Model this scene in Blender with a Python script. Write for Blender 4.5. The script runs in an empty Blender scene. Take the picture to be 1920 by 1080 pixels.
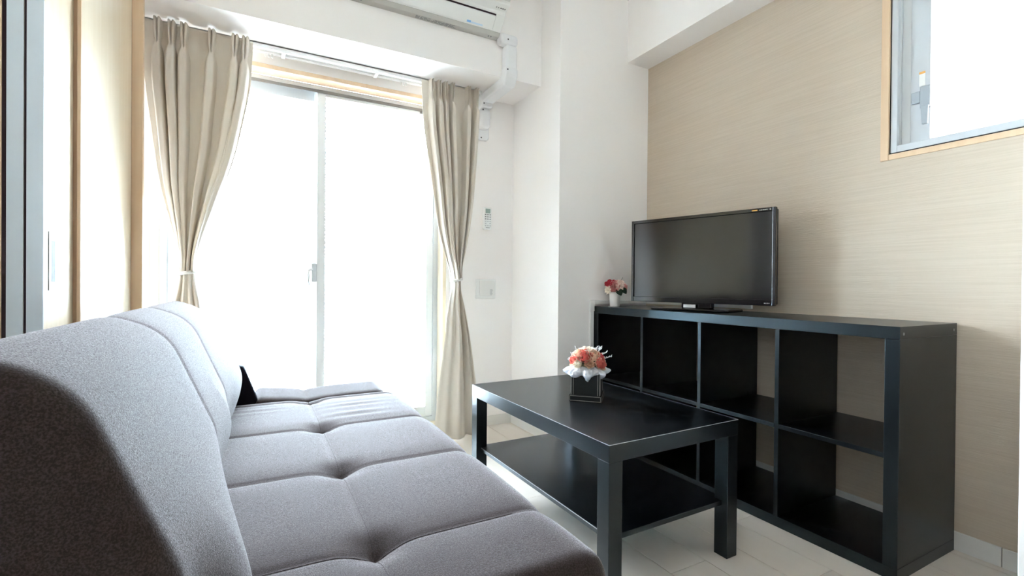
import bpy, bmesh, math, random
from mathutils import Matrix, Vector

random.seed(7)
scene = bpy.context.scene
COL = scene.collection

# ------------------------------------------------------------------ camera
F_PX, YAW, PITCH, ROLL, CAM_H = 891.42, 0.4936, -0.0057, 0.0086, 0.8849
cam_data = bpy.data.cameras.new('camera')
cam = bpy.data.objects.new('camera', cam_data)
COL.objects.link(cam)
fwd = Vector((math.sin(YAW) * math.cos(PITCH), math.cos(YAW) * math.cos(PITCH), math.sin(PITCH)))
rgt = Vector((math.cos(YAW), -math.sin(YAW), 0))
upv = rgt.cross(fwd)
r2 = rgt * math.cos(ROLL) + upv * math.sin(ROLL)
u2 = -rgt * math.sin(ROLL) + upv * math.cos(ROLL)
m = Matrix.Identity(4)
for i in range(3):
    m[i][0], m[i][1], m[i][2] = r2[i], u2[i], -fwd[i]
m[2][3] = CAM_H
cam.matrix_world = m
cam_data.sensor_width = 36.0
cam_data.lens = F_PX / 1920 * 36.0
cam_data.clip_start = 0.02
scene.camera = cam

# ------------------------------------------------------------------ view + world
scene.view_settings.view_transform = 'Standard'
scene.view_settings.look = 'None'
scene.view_settings.gamma = 1.0
scene.view_settings.use_curve_mapping = False
scene.view_settings.exposure = 2.78
scene.cycles.use_denoising = True
scene.cycles.max_bounces = 14
scene.cycles.diffuse_bounces = 8
scene.cycles.glossy_bounces = 6
scene.cycles.transparent_max_bounces = 16
scene.cycles.sample_clamp_indirect = 12

world = bpy.data.worlds.new('overcast_sky')
scene.world = world
world.use_nodes = True
bg = world.node_tree.nodes['Background']
# overcast sky: zenith about three times the horizon, dull ground below
wn = world.node_tree
wtc = wn.nodes.new('ShaderNodeTexCoord')
wsep = wn.nodes.new('ShaderNodeSeparateXYZ')
wmap = wn.nodes.new('ShaderNodeMapRange')
wmap.inputs['From Min'].default_value = -1.0
wmap.inputs['From Max'].default_value = 1.0
wramp = wn.nodes.new('ShaderNodeValToRGB')
SKY = (0.77, 0.885, 1.0)
els = wramp.color_ramp.elements
els[0].position, els[0].color = 0.0, (0.16, 0.16, 0.155, 1)
els[1].position, els[1].color = 1.0, (SKY[0], SKY[1], SKY[2], 1)
e = els.new(0.49)
e.color = (0.20, 0.20, 0.20, 1)
e = els.new(0.51)
e.color = (SKY[0] * 0.36, SKY[1] * 0.36, SKY[2] * 0.36, 1)
wn.links.new(wtc.outputs['Generated'], wsep.inputs[0])
wn.links.new(wsep.outputs['Z'], wmap.inputs['Value'])
wn.links.new(wmap.outputs[0], wramp.inputs['Fac'])
wn.links.new(wramp.outputs['Color'], bg.inputs['Color'])
bg.inputs['Strength'].default_value = 20.0


def portal(name, loc, rot, sx, sy):
    ld = bpy.data.lights.new(name, 'AREA')
    ld.shape = 'RECTANGLE'
    ld.size, ld.size_y = sx, sy
    ld.cycles.is_portal = True
    o = bpy.data.objects.new(name, ld)
    o.location, o.rotation_euler = loc, rot
    COL.objects.link(o)


portal('sky_portal_balcony', (0.29, 2.90, 1.02), (-math.pi / 2, 0, 0), 1.46, 1.96)
portal('sky_portal_side', (2.27, 0.70, 1.80), (math.pi / 2, 0, math.pi / 2), 0.56, 0.95)


# ------------------------------------------------------------------ materials
def srgb(r, g, b):
    f = lambda c: (c / 12.92) if c <= 0.04045 else ((c + 0.055) / 1.055) ** 2.4
    return (f(r / 255), f(g / 255), f(b / 255), 1)


MATS = {}


def mat(name, color, rough=0.5, spec=0.5, metal=0.0, noise=None, bump=None, sheen=None, coat=None,
        trans=None, subsurf=None):
    """noise=(scale xyz, detail, second colour, lo, hi); bump=(scale xyz, strength, distance)"""
    if name in MATS:
        return MATS[name]
    mt = bpy.data.materials.new(name)
    mt.use_nodes = True
    nt = mt.node_tree
    p = nt.nodes['Principled BSDF']
    p.inputs['Base Color'].default_value = color
    p.inputs['Roughness'].default_value = rough
    p.inputs['Specular IOR Level'].default_value = spec
    p.inputs['Metallic'].default_value = metal
    if sheen:
        p.inputs['Sheen Weight'].default_value = sheen[0]
        p.inputs['Sheen Roughness'].default_value = sheen[1]
        p.inputs['Sheen Tint'].default_value = sheen[2]
    if coat:
        p.inputs['Coat Weight'].default_value = coat[0]
        p.inputs['Coat Roughness'].default_value = coat[1]
    tc = nt.nodes.new('ShaderNodeTexCoord')
    if noise:
        mp = nt.nodes.new('ShaderNodeMapping')
        mp.inputs['Scale'].default_value = noise[0]
        nt.links.new(tc.outputs['Object'], mp.inputs['Vector'])
        nz = nt.nodes.new('ShaderNodeTexNoise')
        nz.inputs['Scale'].default_value = 1.0
        nz.inputs['Detail'].default_value = noise[1]
        nt.links.new(mp.outputs['Vector'], nz.inputs['Vector'])
        rp = nt.nodes.new('ShaderNodeValToRGB')
        rp.color_ramp.elements[0].position = noise[3]
        rp.color_ramp.elements[1].position = noise[4]
        rp.color_ramp.elements[0].color = color
        rp.color_ramp.elements[1].color = noise[2]
        nt.links.new(nz.outputs['Fac'], rp.inputs['Fac'])
        nt.links.new(rp.outputs['Color'], p.inputs['Base Color'])
    if bump:
        mp = nt.nodes.new('ShaderNodeMapping')
        mp.inputs['Scale'].default_value = bump[0]
        nt.links.new(tc.outputs['Object'], mp.inputs['Vector'])
        nz = nt.nodes.new('ShaderNodeTexNoise')
        nz.inputs['Scale'].default_value = 1.0
        nz.inputs['Detail'].default_value = 3.0
        nt.links.new(mp.outputs['Vector'], nz.inputs['Vector'])
        bp = nt.nodes.new('ShaderNodeBump')
        bp.inputs['Strength'].default_value = bump[1]
        bp.inputs['Distance'].default_value = bump[2]
        nt.links.new(nz.outputs['Fac'], bp.inputs['Height'])
        nt.links.new(bp.outputs['Normal'], p.inputs['Normal'])
    if trans:
        out = nt.nodes['Material Output']
        tr = nt.nodes.new('ShaderNodeBsdfTranslucent')
        tr.inputs['Color'].default_value = trans[1]
        mx = nt.nodes.new('ShaderNodeMixShader')
        mx.inputs['Fac'].default_value = trans[0]
        nt.links.new(p.outputs[0], mx.inputs[1])
        nt.links.new(tr.outputs[0], mx.inputs[2])
        nt.links.new(mx.outputs[0], out.inputs['Surface'])
    MATS[name] = mt
    return mt


M_WHITE = mat('white_wallpaper', (0.91, 0.88, 0.86, 1), 0.75, 0.25, bump=((220, 220, 220), 0.12, 0.002))
M_TAN = mat('beige_wallpaper', (0.565, 0.475, 0.375, 1), 0.7, 0.3,
            noise=((4, 4, 260), 3, (0.61, 0.52, 0.42, 1), 0.35, 0.65), bump=((22, 22, 420), 0.35, 0.003))
M_CEIL = mat('ceiling_paper', (0.92, 0.89, 0.86, 1), 0.8, 0.2)
M_BASE = mat('skirting_vinyl', (0.78, 0.77, 0.74, 1), 0.45, 0.4)
M_PLANK = mat('pale_plank', (0.72, 0.635, 0.55, 1), 0.30, 0.6,
              noise=((9, 1.4, 9), 5, (0.77, 0.70, 0.62, 1), 0.35, 0.7))
M_GROOVE = mat('plank_groove', (0.50, 0.44, 0.38, 1), 0.7, 0.2)
M_WOOD = mat('light_wood', (0.68, 0.48, 0.31, 1), 0.42, 0.4,
             noise=((30, 30, 2.5), 4, (0.76, 0.57, 0.39, 1), 0.3, 0.7))
M_DOOR = mat('glossy_pale_wood', (0.78, 0.66, 0.47, 1), 0.32, 0.5,
             noise=((40, 40, 2.0), 4, (0.83, 0.73, 0.56, 1), 0.3, 0.7), coat=(0.8, 0.16))
M_WOODDK = mat('dark_wood_groove', (0.36, 0.23, 0.14, 1), 0.5, 0.3)
M_GREYPAN = mat('grey_blue_laminate', (0.60, 0.66, 0.70, 1), 0.5, 0.3)
M_DARKGAP = mat('gap_shade', (0.035, 0.02, 0.025, 1), 0.7, 0.2)  # shade of narrow gaps painted as a dark fill
M_ALU = mat('silver_aluminium', (0.58, 0.61, 0.64, 1), 0.42, 0.4, 0.2)
M_ALULIGHT = mat('pale_aluminium', (0.72, 0.74, 0.75, 1), 0.45, 0.4, 0.05)
M_BLACKGAP = mat('gap_black', (0.012, 0.012, 0.015, 1), 0.6, 0.3)  # black of the side window's gap line
M_BLACK = mat('black_brown_foil', (0.0006, 0.0007, 0.0010, 1), 0.28, 0.64,
              bump=((60, 8, 400), 0.05, 0.001))
M_BLACK.node_tree.nodes['Principled BSDF'].inputs['Specular Tint'].default_value = (0.70, 0.88, 1.0, 1)  # blue of the window's reflection put into the specular tint
M_EDGE = mat('worn_foil_edge', (0.30, 0.31, 0.33, 1), 0.35, 0.5)
M_SOFA = mat('brown_woven_fabric', (0.025, 0.0172, 0.0155, 1), 0.9, 0.15,
             noise=((420, 420, 420), 2, (0.052, 0.038, 0.036, 1), 0.40, 0.70),
             bump=((520, 520, 520), 0.5, 0.0015), sheen=(0.45, 0.35, (1.0, 0.955, 0.955, 1)))
# weave: the fuzzy highlight varies from thread to thread
_nt = M_SOFA.node_tree
_p = _nt.nodes['Principled BSDF']
_tc = [n for n in _nt.nodes if n.type == 'TEX_COORD'][0]
_nz = _nt.nodes.new('ShaderNodeTexNoise')
_nz.inputs['Scale'].default_value = 560
_nz.inputs['Detail'].default_value = 1.0
_mr = _nt.nodes.new('ShaderNodeMapRange')
_mr.inputs['From Min'].default_value = 0.3
_mr.inputs['From Max'].default_value = 0.7
_mr.inputs['To Min'].default_value = 0.04
_mr.inputs['To Max'].default_value = 0.54
_nt.links.new(_tc.outputs['Object'], _nz.inputs['Vector'])
_nt.links.new(_nz.outputs['Fac'], _mr.inputs['Value'])
_nt.links.new(_mr.outputs[0], _p.inputs['Sheen Weight'])
M_SEAM = mat('sofa_seam_thread', (0.035, 0.027, 0.027, 1), 0.95, 0.1)
M_SOFABLACK = mat('black_lining', (0.012, 0.011, 0.016, 1), 0.9, 0.1)
M_CURT = mat('beige_curtain_cloth', (0.71, 0.65, 0.57, 1), 0.85, 0.1,
             noise=((600, 600, 30), 2, (0.73, 0.67, 0.59, 1), 0.35, 0.65), trans=(0.08, (0.6, 0.54, 0.45, 1)))
M_TIE = mat('white_tieback_cord', (0.86, 0.86, 0.83, 1), 0.7, 0.2)
M_PLASTIC = mat('white_plastic', (0.82, 0.82, 0.80, 1), 0.35, 0.5)
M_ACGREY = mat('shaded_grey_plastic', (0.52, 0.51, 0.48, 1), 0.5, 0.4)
M_DUCT = mat('pale_grey_duct', (0.80, 0.80, 0.81, 1), 0.4, 0.4)
M_PRINT = mat('grey_print', (0.22, 0.22, 0.22, 1), 0.6, 0.3)
M_PRINTLT = mat('light_grey_print', (0.45, 0.46, 0.46, 1), 0.6, 0.3)
M_BLUE = mat('blue_sticker', (0.22, 0.48, 0.80, 1), 0.5, 0.4)
M_BLUELT = mat('pale_blue_sticker', (0.60, 0.74, 0.86, 1), 0.5, 0.4)
M_LCD = mat('green_grey_lcd', (0.33, 0.42, 0.38, 1), 0.25, 0.5)
M_SCREEN = mat('tv_screen', (0.006, 0.006, 0.007, 1), 0.12, 0.6)
M_BEZEL = mat('gloss_black_bezel', (0.006, 0.006, 0.008, 1), 0.10, 0.6)
M_TVBACK = mat('matt_black_plastic', (0.012, 0.012, 0.013, 1), 0.45, 0.4)
M_SILVER = mat('silver_trim', (0.60, 0.62, 0.65, 1), 0.25, 0.5, 0.7)
M_ORANGE = mat('orange_print', (0.80, 0.42, 0.12, 1), 0.5, 0.3)
M_POT = mat('white_ceramic', (0.82, 0.81, 0.78, 1), 0.35, 0.5)
M_LEAF = mat('dark_green_leaf', (0.012, 0.045, 0.022, 1), 0.5, 0.4)
M_PINK = mat('pink_petal', (0.84, 0.40, 0.38, 1), 0.7, 0.2, trans=(0.2, (0.8, 0.3, 0.3, 1)))
M_RED = mat('coral_red_petal', (0.66, 0.07, 0.10, 1), 0.7, 0.2, trans=(0.15, (0.7, 0.1, 0.1, 1)))
M_CORAL = mat('coral_petal', (0.80, 0.22, 0.19, 1), 0.7, 0.2, trans=(0.2, (0.8, 0.25, 0.18, 1)))
M_PEACH = mat('peach_petal', (0.88, 0.66, 0.49, 1), 0.7, 0.2, trans=(0.2, (0.85, 0.6, 0.42, 1)))
M_BLUSH = mat('blush_petal', (0.88, 0.70, 0.62, 1), 0.7, 0.2, trans=(0.2, (0.85, 0.65, 0.55, 1)))
M_CREAM = mat('cream_petal', (0.90, 0.84, 0.72, 1), 0.7, 0.2, trans=(0.2, (0.85, 0.78, 0.66, 1)))
M_TULLE = mat('white_tulle', (0.86, 0.87, 0.92, 1), 0.8, 0.2, trans=(0.35, (0.9, 0.9, 0.95, 1)))
M_FEATHER = mat('white_feather', (0.85, 0.86, 0.86, 1), 0.8, 0.2, trans=(0.3, (0.9, 0.9, 0.9, 1)))
M_BOXLINE = mat('grey_stitch_line', (0.36, 0.35, 0.32, 1), 0.6, 0.3)
M_BOX = mat('black_card', (0.010, 0.012, 0.012, 1), 0.55, 0.3)
M_CONC = mat('pale_concrete', (0.62, 0.62, 0.60, 1), 0.8, 0.2, noise=((6, 6, 6), 4, (0.7, 0.7, 0.68, 1), .3, .7))
M_TEAL = mat('frosted_aqua_panel', (0.68, 0.82, 0.86, 1), 0.4, 0.4, trans=(0.6, (0.80, 0.90, 0.93, 1)))
M_SCREW = mat('dark_screw', (0.06, 0.06, 0.06, 1), 0.5, 0.4)

g = bpy.data.materials.new('window_glass')
g.use_nodes = True
nt = g.node_tree
nt.nodes.remove(nt.nodes['Principled BSDF'])
tr = nt.nodes.new('ShaderNodeBsdfTransparent')
tr.inputs['Color'].default_value = (0.98, 0.98, 0.985, 1)
gl = nt.nodes.new('ShaderNodeBsdfGlossy')
gl.inputs['Roughness'].default_value = 0.02
fr = nt.nodes.new('ShaderNodeFresnel')
fr.inputs['IOR'].default_value = 1.45
mx = nt.nodes.new('ShaderNodeMixShader')
nt.links.new(fr.outputs[0], mx.inputs[0])
nt.links.new(tr.outputs[0], mx.inputs[1])
nt.links.new(gl.outputs[0], mx.inputs[2])
nt.links.new(mx.outputs[0], nt.nodes['Material Output'].inputs['Surface'])
M_GLASS = g


# ------------------------------------------------------------------ mesh helpers
class MB:
    def __init__(self):
        self.v, self.f = [], []

    def add(self, vs, fs):
        o = len(self.v)
        self.v += [tuple(p) for p in vs]
        self.f += [tuple(i + o for i in q) for q in fs]
        return self

    def box(self, x0, x1, y0, y1, z0, z1):
        vs = [(x, y, z) for x in (x0, x1) for y in (y0, y1) for z in (z0, z1)]
        fs = [(0, 1, 3, 2), (4, 6, 7, 5), (0, 4, 5, 1), (2, 3, 7, 6), (0, 2, 6, 4), (1, 5, 7, 3)]
        return self.add(vs, fs)

    def grid(self, rows, closed_u=False, closed_v=False):
        nr, nc = len(rows), len(rows[0])
        vs = [p for r in rows for p in r]
        fs = []
        for i in range(nr if closed_v else nr - 1):
            for j in range(nc if closed_u else nc - 1):
                a, b = i, (i + 1) % nr
                c, d = j, (j + 1) % nc
                fs.append((a * nc + c, a * nc + d, b * nc + d, b * nc + c))
        return self.add(vs, fs)

    def tube(self, pts, r, n=10, caps=True, rad=None):
        pts = [Vector(p) for p in pts]
        rows = []
        up = Vector((0, 0, 1))
        prev = None
        for i, p in enumerate(pts):
            d = (pts[min(i + 1, len(pts) - 1)] - pts[max(i - 1, 0)]).normalized()
            if prev is None:
                a = d.cross(up)
                if a.length < 1e-3:
                    a = d.cross(Vector((1, 0, 0)))
            else:
                a = prev - d * prev.dot(d)
            a.normalize()
            prev = a
            b = d.cross(a)
            rr = rad[i] if rad else r
            rows.append([p + (a * math.cos(t) + b * math.sin(t)) * rr for t in
                         [2 * math.pi * k / n for k in range(n)]])
        o = len(self.v)
        self.grid(rows, closed_u=True)
        if caps:
            self.f.append(tuple(o + k for k in range(n)))
            e = o + (len(rows) - 1) * n
            self.f.append(tuple(e + k for k in reversed(range(n))))
        return self

    def lathe(self, prof, cx=0, cy=0, n=28):
        rows = [[(cx + r * math.cos(2 * math.pi * k / n), cy + r * math.sin(2 * math.pi * k / n), z) for k in range(n)]
                for r, z in prof]
        return self.grid(rows, closed_u=True)

    def prism(self, poly, axis, a0, a1):
        """extrude 2-D polygon along axis: axis 'x' -> poly is (y,z); 'y' -> (x,z); 'z' -> (x,y)"""
        def P(q, a):
            if axis == 'x':
                return (a, q[0], q[1])
            if axis == 'y':
                return (q[0], a, q[1])
            return (q[0], q[1], a)
        n = len(poly)
        vs = [P(q, a0) for q in poly] + [P(q, a1) for q in poly]
        fs = [(i, (i + 1) % n, n + (i + 1) % n, n + i) for i in range(n)]
        fs += [tuple(range(n - 1, -1, -1)), tuple(range(n, 2 * n))]
        return self.add(vs, fs)


ROOT = {}


def frame_of(o):
    while o.parent:
        o = o.parent
    return ROOT.get(o.name, Vector((0, 0, 0)))


def link(name, me, material, parent=None):
    o = bpy.data.objects.new(name, me)
    COL.objects.link(o)
    if material and not me.materials:
        me.materials.append(material)
    if parent:
        o.parent = parent
    return o


def build(name, mb, material, parent=None, bevel=0.0, smooth=False, segs=2, world=True, origin=None):
    """mesh object; vertices given in world space (world=True) or in the parent's own space"""
    me = bpy.data.meshes.new(name)
    off = Vector((0, 0, 0))
    if world and parent:
        off = frame_of(parent)
    if origin:
        off = Vector(origin)
    me.from_pydata([(v[0] - off.x, v[1] - off.y, v[2] - off.z) for v in mb.v], [], mb.f)
    bm = bmesh.new()
    bm.from_mesh(me)
    bmesh.ops.recalc_face_normals(bm, faces=bm.faces)
    if bevel > 0:
        es = [e for e in bm.edges if len(e.link_faces) == 2 and e.calc_face_angle(0) > 0.5]
        bmesh.ops.bevel(bm, geom=es, offset=bevel, segments=segs, profile=0.5, affect='EDGES', clamp_overlap=True)
    bm.to_mesh(me)
    bm.free()
    if smooth:
        for p in me.polygons:
            p.use_smooth = True
    me.update()
    o = link(name, me, material, parent)
    if origin and not parent:
        o.location = origin
        ROOT[o.name] = Vector(origin)
    return o


def thing(name, label, cat, loc, group=None, rotz=0.0):
    o = bpy.data.objects.new(name, None)
    o.empty_display_size = 0.1
    COL.objects.link(o)
    o.location = loc
    o.rotation_euler = (0, 0, rotz)
    ROOT[o.name] = Vector(loc)
    return tag(o, label, cat, group)


def tag(o, label, cat, group=None):
    o['label'], o['category'] = label, cat
    if group:
        o['group'] = group
    return o


def struct(o, label=None):
    o['kind'] = 'structure'
    if label:
        o['label'] = label
    return o


def sbox(name, dims, material, label=None, parent=None, bevel=0.0):
    o = build(name, MB().box(*dims), material, parent, bevel)
    return struct(o, label) if not parent else o


# ------------------------------------------------------------------ room shell
XL, XR, YB, YF, YK = -0.455, 2.10, 2.705, 0.30, -2.60      # left, right, window wall, divider, far kitchen wall
ZC = 2.578
PX, PY = 1.457, 2.172                                       # pillar corner
WX0, WX1, WZ0, WZ1 = -0.43, 1.00, 0.05, 1.985               # balcony opening
SY0, SY1, SZ0, SZ1 = 0.44, 0.937, 1.368, 2.22               # side window opening

floor = sbox('floor', (-0.72, XR + 0.1, YK - 0.1, YB + 0.15, -0.12, -0.004), M_GROOVE, 'pale wood plank floor')
plank_mesh = {}
pw, plen, gap = 0.155, 0.91, 0.0012
x = 0.975 - pw * 10
ci = -1
offs = {0: 1.18, 1: 1.70}
while x < XR:
    y = YK - plen + ((ci * 0.345 + 0.2) % plen)
    # columns next to X = 0.975 carry the joints seen beside the sofa
    if ci == 8:
        y = 1.18 - plen * 4
    if ci == 9:
        y = 1.70 - plen * 4
    while y < YB:
        x0, x1 = max(x, -0.56), min(x + pw, XR)
        y0, y1 = max(y, YK), min(y + plen, YB)
        if x1 - x0 > 0.01 and y1 - y0 > 0.01:
            key = (round(x1 - x0, 3), round(y1 - y0, 3))
            if key not in plank_mesh:
                o = build('floorboard', MB().box(gap, x1 - x0 - gap, gap, y1 - y0 - gap, -0.006, 0), M_PLANK, floor, world=False)
                plank_mesh[key] = o.data
            else:
                o = link('floorboard', plank_mesh[key], None, floor)
            o.location = (x0, y0, 0)
        y += plen
    x += pw
    ci += 1

mb = MB()
mb.box(-0.72, WX0, YB, YB + 0.16, 0, ZC).box(WX1, PX + 0.1, YB, YB + 0.16, 0, ZC)
mb.box(WX0, WX1, YB, YB + 0.16, 0, WZ0).box(WX0, WX1, YB, YB + 0.16, WZ1, ZC)
struct(build('wall_back', mb, M_WHITE), 'white wallpapered wall around the balcony window')
sbox('pillar', (PX, XR + 0.18, PY, YB + 0.16, 0, ZC), M_WHITE, 'white square pillar in the corner beyond the black shelf')
mb = MB()
mb.box(XR, XR + 0.18, YK, SY0, 0, ZC).box(XR, XR + 0.18, SY1, PY, 0, ZC)
mb.box(XR, XR + 0.18, SY0, SY1, 0, SZ0).box(XR, XR + 0.18, SY0, SY1, SZ1, ZC)
struct(build('wall_right', mb, M_TAN), 'beige textured accent wall behind the television')
sbox('wall_left', (-0.72, -0.56, YK, YB, 0, ZC), M_WHITE, 'wall plane behind the closet doors')
M_HALL = mat('cream_hall_paper', (0.70, 0.67, 0.62, 1), 0.7, 0.2)
sbox('wall_kitchen', (-0.72, XR + 0.1, YK - 0.1, YK, 0, ZC), M_HALL, 'cream wall far behind the doorway')
sbox('wall_light_block', (-0.56, 1.725, YF, 0.42, 2.02, ZC), M_HALL, 'unseen cream lintel added over the doorway to cut light')  # out of view, added to reduce light passing the doorway
sbox('wall_front', (1.725, XR, YF, 0.42, 0, ZC), M_HALL, 'cream wall stub beside the doorway')
sbox('ceiling', (-0.72, XR + 0.18, YK - 0.1, YB + 0.16, ZC, ZC + 0.1), M_CEIL, 'white ceiling')
sbox('beam_back', (XL, PX, 2.373, YB, 2.046, ZC), M_WHITE, 'white boxed ceiling beam above the balcony window')
sbox('beam_right', (1.935, XR, YF + 0.12, PY, 2.21, ZC), M_WHITE, 'white boxed ceiling beam along the beige wall')
o = struct(build('trim_1', MB().box(1.69, 1.725, YF - 0.02, 0.445, 0, ZC), M_PLASTIC, None, 0.003),
           'white door jamb edge at the right border')

# skirting boards (separate lengths, as the joint on the right shows)
bb = struct(build('baseboard_right', MB().box(XR - 0.008, XR, 0.587, PY, 0, 0.062), M_BASE, None, 0.001),
            'off-white vinyl skirting under the beige wall')
build('skirting_length', MB().box(XR - 0.008, XR, 0.42, 0.5845, 0, 0.062), M_BASE, bb, 0.001)
bb = struct(build('baseboard_back', MB().box(WX1 + 0.03, PX, YB - 0.008, YB, 0, 0.062), M_BASE, None, 0.001),
            'off-white skirting below the remote control')
build('skirting_length', MB().box(PX - 0.008, PX, PY - 0.008, YB - 0.0085, 0, 0.062), M_BASE, bb, 0.001)
build('skirting_length', MB().box(PX, XR - 0.009, PY - 0.008, PY, 0, 0.062), M_BASE, bb, 0.001)

# ------------------------------------------------------------------ stacked sliding doors on the left
def leaf_door(name, x0, x1, y0, y1, label, edge_mat, face_mat):
    d = struct(build(name, MB().box(x0, x1, y0 + 0.003, y1, 0.012, 2.42), face_mat, None, 0.0015), label)
    build('edge_strip', MB().box(x0 + 0.0005, x1 - 0.0005, y0, y0 + 0.003, 0.012, 2.42), edge_mat, d)
    return d


d1 = leaf_door('door_1', -0.447, -0.432, 1.740, 2.344, 'glossy pale wood sliding door nearest the curtain', M_WOOD, M_DOOR)
build('edge_rebate', MB().box(-0.4485, -0.4405, 1.7385, 1.740, 0.012, 2.42), M_WOODDK, d1)
d2 = leaf_door('door_2', -0.480, -0.449, 1.535, 2.30, 'glossy pale wood sliding door with a recessed pull', M_GREYPAN, M_DOOR)
hp = build('handle_plate', MB().box(-0.449, -0.4480, 1.566, 1.625, 0.862, 1.008), M_DOOR, d2, 0.0004)
build('plate_edge', MB().box(-0.449, -0.4474, 1.565, 1.5685, 0.862, 1.008), M_PRINT, hp)
build('pull_slot', MB().box(-0.449, -0.4477, 1.580, 1.607, 0.883, 0.990), mat('dull_steel_pull', (0.13, 0.14, 0.145, 1), 0.6, 0.1), hp, 0.0005)
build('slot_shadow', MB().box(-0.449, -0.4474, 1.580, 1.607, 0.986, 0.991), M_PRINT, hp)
d3 = leaf_door('door_3', -0.5145, -0.4845, 1.535, 2.30, 'sliding door behind, showing its grey-blue edge', M_GREYPAN, M_DOOR)
t = struct(build('trim_2', MB().box(-0.4845, -0.480, 1.538, 1.56, 0, 2.42).box(-0.5225, -0.5145, 1.538, 1.56, 0, 2.42), M_DARKGAP),  # dark fills painted for the shade in the door gaps
           'dark strips painted as gap shade between the sliding doors')
t = struct(build('trim_3', MB().box(-0.56, -0.5225, 1.535, 1.60, 0, 2.42), M_WOOD, None, 0.001),
           'light wood jamb at the far left border')
t = struct(build('trim_4', MB().box(-0.4555, -0.3967, 2.345, 2.3725, 0, ZC), M_WOOD, None, 0.0015),
           'light wood post between the sliding doors and the curtain')
build('post_groove', MB().box(-0.4345, -0.4315, 2.3440, 2.345, 0, ZC), M_WOODDK, t)
sbox('wall_corner', (-0.56, XL, 2.3725, YB, 0, ZC), M_WHITE, 'white wall corner behind the left curtain')
tk = struct(build('trim_5', MB().box(-0.56, -0.43, 1.535, 2.345, 2.42, ZC), M_WOOD), 'wood track box above the sliding doors')

# ------------------------------------------------------------------ balcony sliding window
def rect_frame(mb, axis, a0, a1, u0, u1, z0, z1, w, wb=None, wt=None):
    """rectangular ring in the plane normal to `axis`; a = thickness range, u = in-plane horizontal range"""
    wb = wb if wb is not None else w
    wt = wt if wt is not None else w
    def bx(ua, ub, za, zb):
        if axis == 'y':
            mb.box(ua, ub, a0, a1, za, zb)
        else:
            mb.box(a0, a1, ua, ub, za, zb)
    bx(u0, u0 + w, z0, z1)
    bx(u1 - w, u1, z0, z1)
    bx(u0 + w, u1 - w, z0, z0 + wb)
    bx(u0 + w, u1 - w, z1 - wt, z1)
    return mb


win = bpy.data.objects.new('window_1', None)
COL.objects.link(win)
win.location = (0.28, 2.78, WZ0)
ROOT['window_1'] = Vector(win.location)
struct(win, 'two-panel sliding balcony window in silver frames')
cas = build('wood_casing', MB().box(WX0, WX1, YB - 0.012, 2.785, 1.963, WZ1), M_WOOD, win, 0.002)
build('wood_jamb', MB().box(WX0, WX0 + 0.022, YB - 0.012, 2.785, WZ0, 1.963), M_DOOR, win, 0.002)
build('wood_jamb', MB().box(WX1 - 0.022, WX1, YB - 0.012, 2.785, WZ0, 1.963), M_DOOR, win, 0.002)
build('wood_sill', MB().box(WX0, WX1, YB - 0.02, 2.785, 0.012, 0.052), M_DOOR, win, 0.002)
build('outer_frame', rect_frame(MB(), 'y', 2.785, 2.865, WX0 + 0.02, WX1 - 0.02, 0.052, 1.963, 0.028, 0.03, 0.022), M_ALU, win, 0.001)
build('track_rib', MB().box(WX0 + 0.05, WX1 - 0.05, 2.786, 2.790, 1.925, 1.9405), M_PRINT, win)
sl = build('sash', rect_frame(MB(), 'y', 2.828, 2.852, WX0 + 0.049, 0.318, 0.083, 1.9405, 0.042, 0.06, 0.055), M_ALU, win, 0.001)
build('pane', MB().box(WX0 + 0.091, 0.276, 2.838, 2.842, 0.143, 1.8855), M_GLASS, sl)
sr = build('sash', rect_frame(MB(), 'y', 2.793, 2.817, 0.290, WX1 - 0.049, 0.083, 1.9405, 0.042, 0.06, 0.03), M_ALULIGHT, win, 0.001)
build('pane', MB().box(0.332, WX1 - 0.091, 2.803, 2.807, 0.143, 1.9105), M_GLASS, sr)
mbs = MB()
z = 0.16
while z < 1.90:
    h = random.uniform(0.008, 0.022)
    mbs.box(0.332, 0.336, 2.792, 2.797, z, z + h)
    z += h + random.uniform(0.003, 0.01)
bs = build('brush_seal', mbs, M_GREYPAN, sr)
bs['kind'] = 'stuff'
lk = build('latch_body', MB().box(0.264, 0.2905, 2.790, 2.806, 0.893, 0.995), M_ALU, sr, 0.003)
build('latch_pivot', MB().tube([(0.268, 2.795, 0.962), (0.250, 2.789, 0.962)], 0.009, 12), M_ALULIGHT, lk, smooth=False)
build('latch_lever', MB().tube([(0.2495, 2.789, 0.960), (0.2485, 2.787, 0.915), (0.252, 2.786, 0.872)], 0.006, 10,
                               rad=[0.0065, 0.0062, 0.003]), M_ALULIGHT, lk, smooth=True)
build('sash_sticker', MB().box(0.862, 0.885, 2.7922, 2.7932, 1.914, 1.932), M_PRINT, sr)

# balcony outside
bal = struct(build('balcony_floor', MB().box(-1.6, 3.2, 2.87, 4.15, -0.22, -0.06), M_CONC), 'pale balcony floor outside the window')
pp = thing('balcony_parapet', 'pale parapet with aqua frosted panels beyond the balcony window', 'parapet', (0.8, 4.0, -0.06))
build('kerb', MB().box(-1.6, 3.2, 3.96, 4.10, -0.06, 0.06), M_CONC, pp, 0.004)
for k in range(5):
    build('frosted_panel', MB().box(-1.55 + k * 0.95, -0.65 + k * 0.95, 4.02, 4.03, 0.06, 1.05), M_TEAL, pp, 0.001)
build('top_rail', MB().box(-1.6, 3.2, 3.99, 4.06, 1.05, 1.10), M_ALULIGHT, pp, 0.006)

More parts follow.
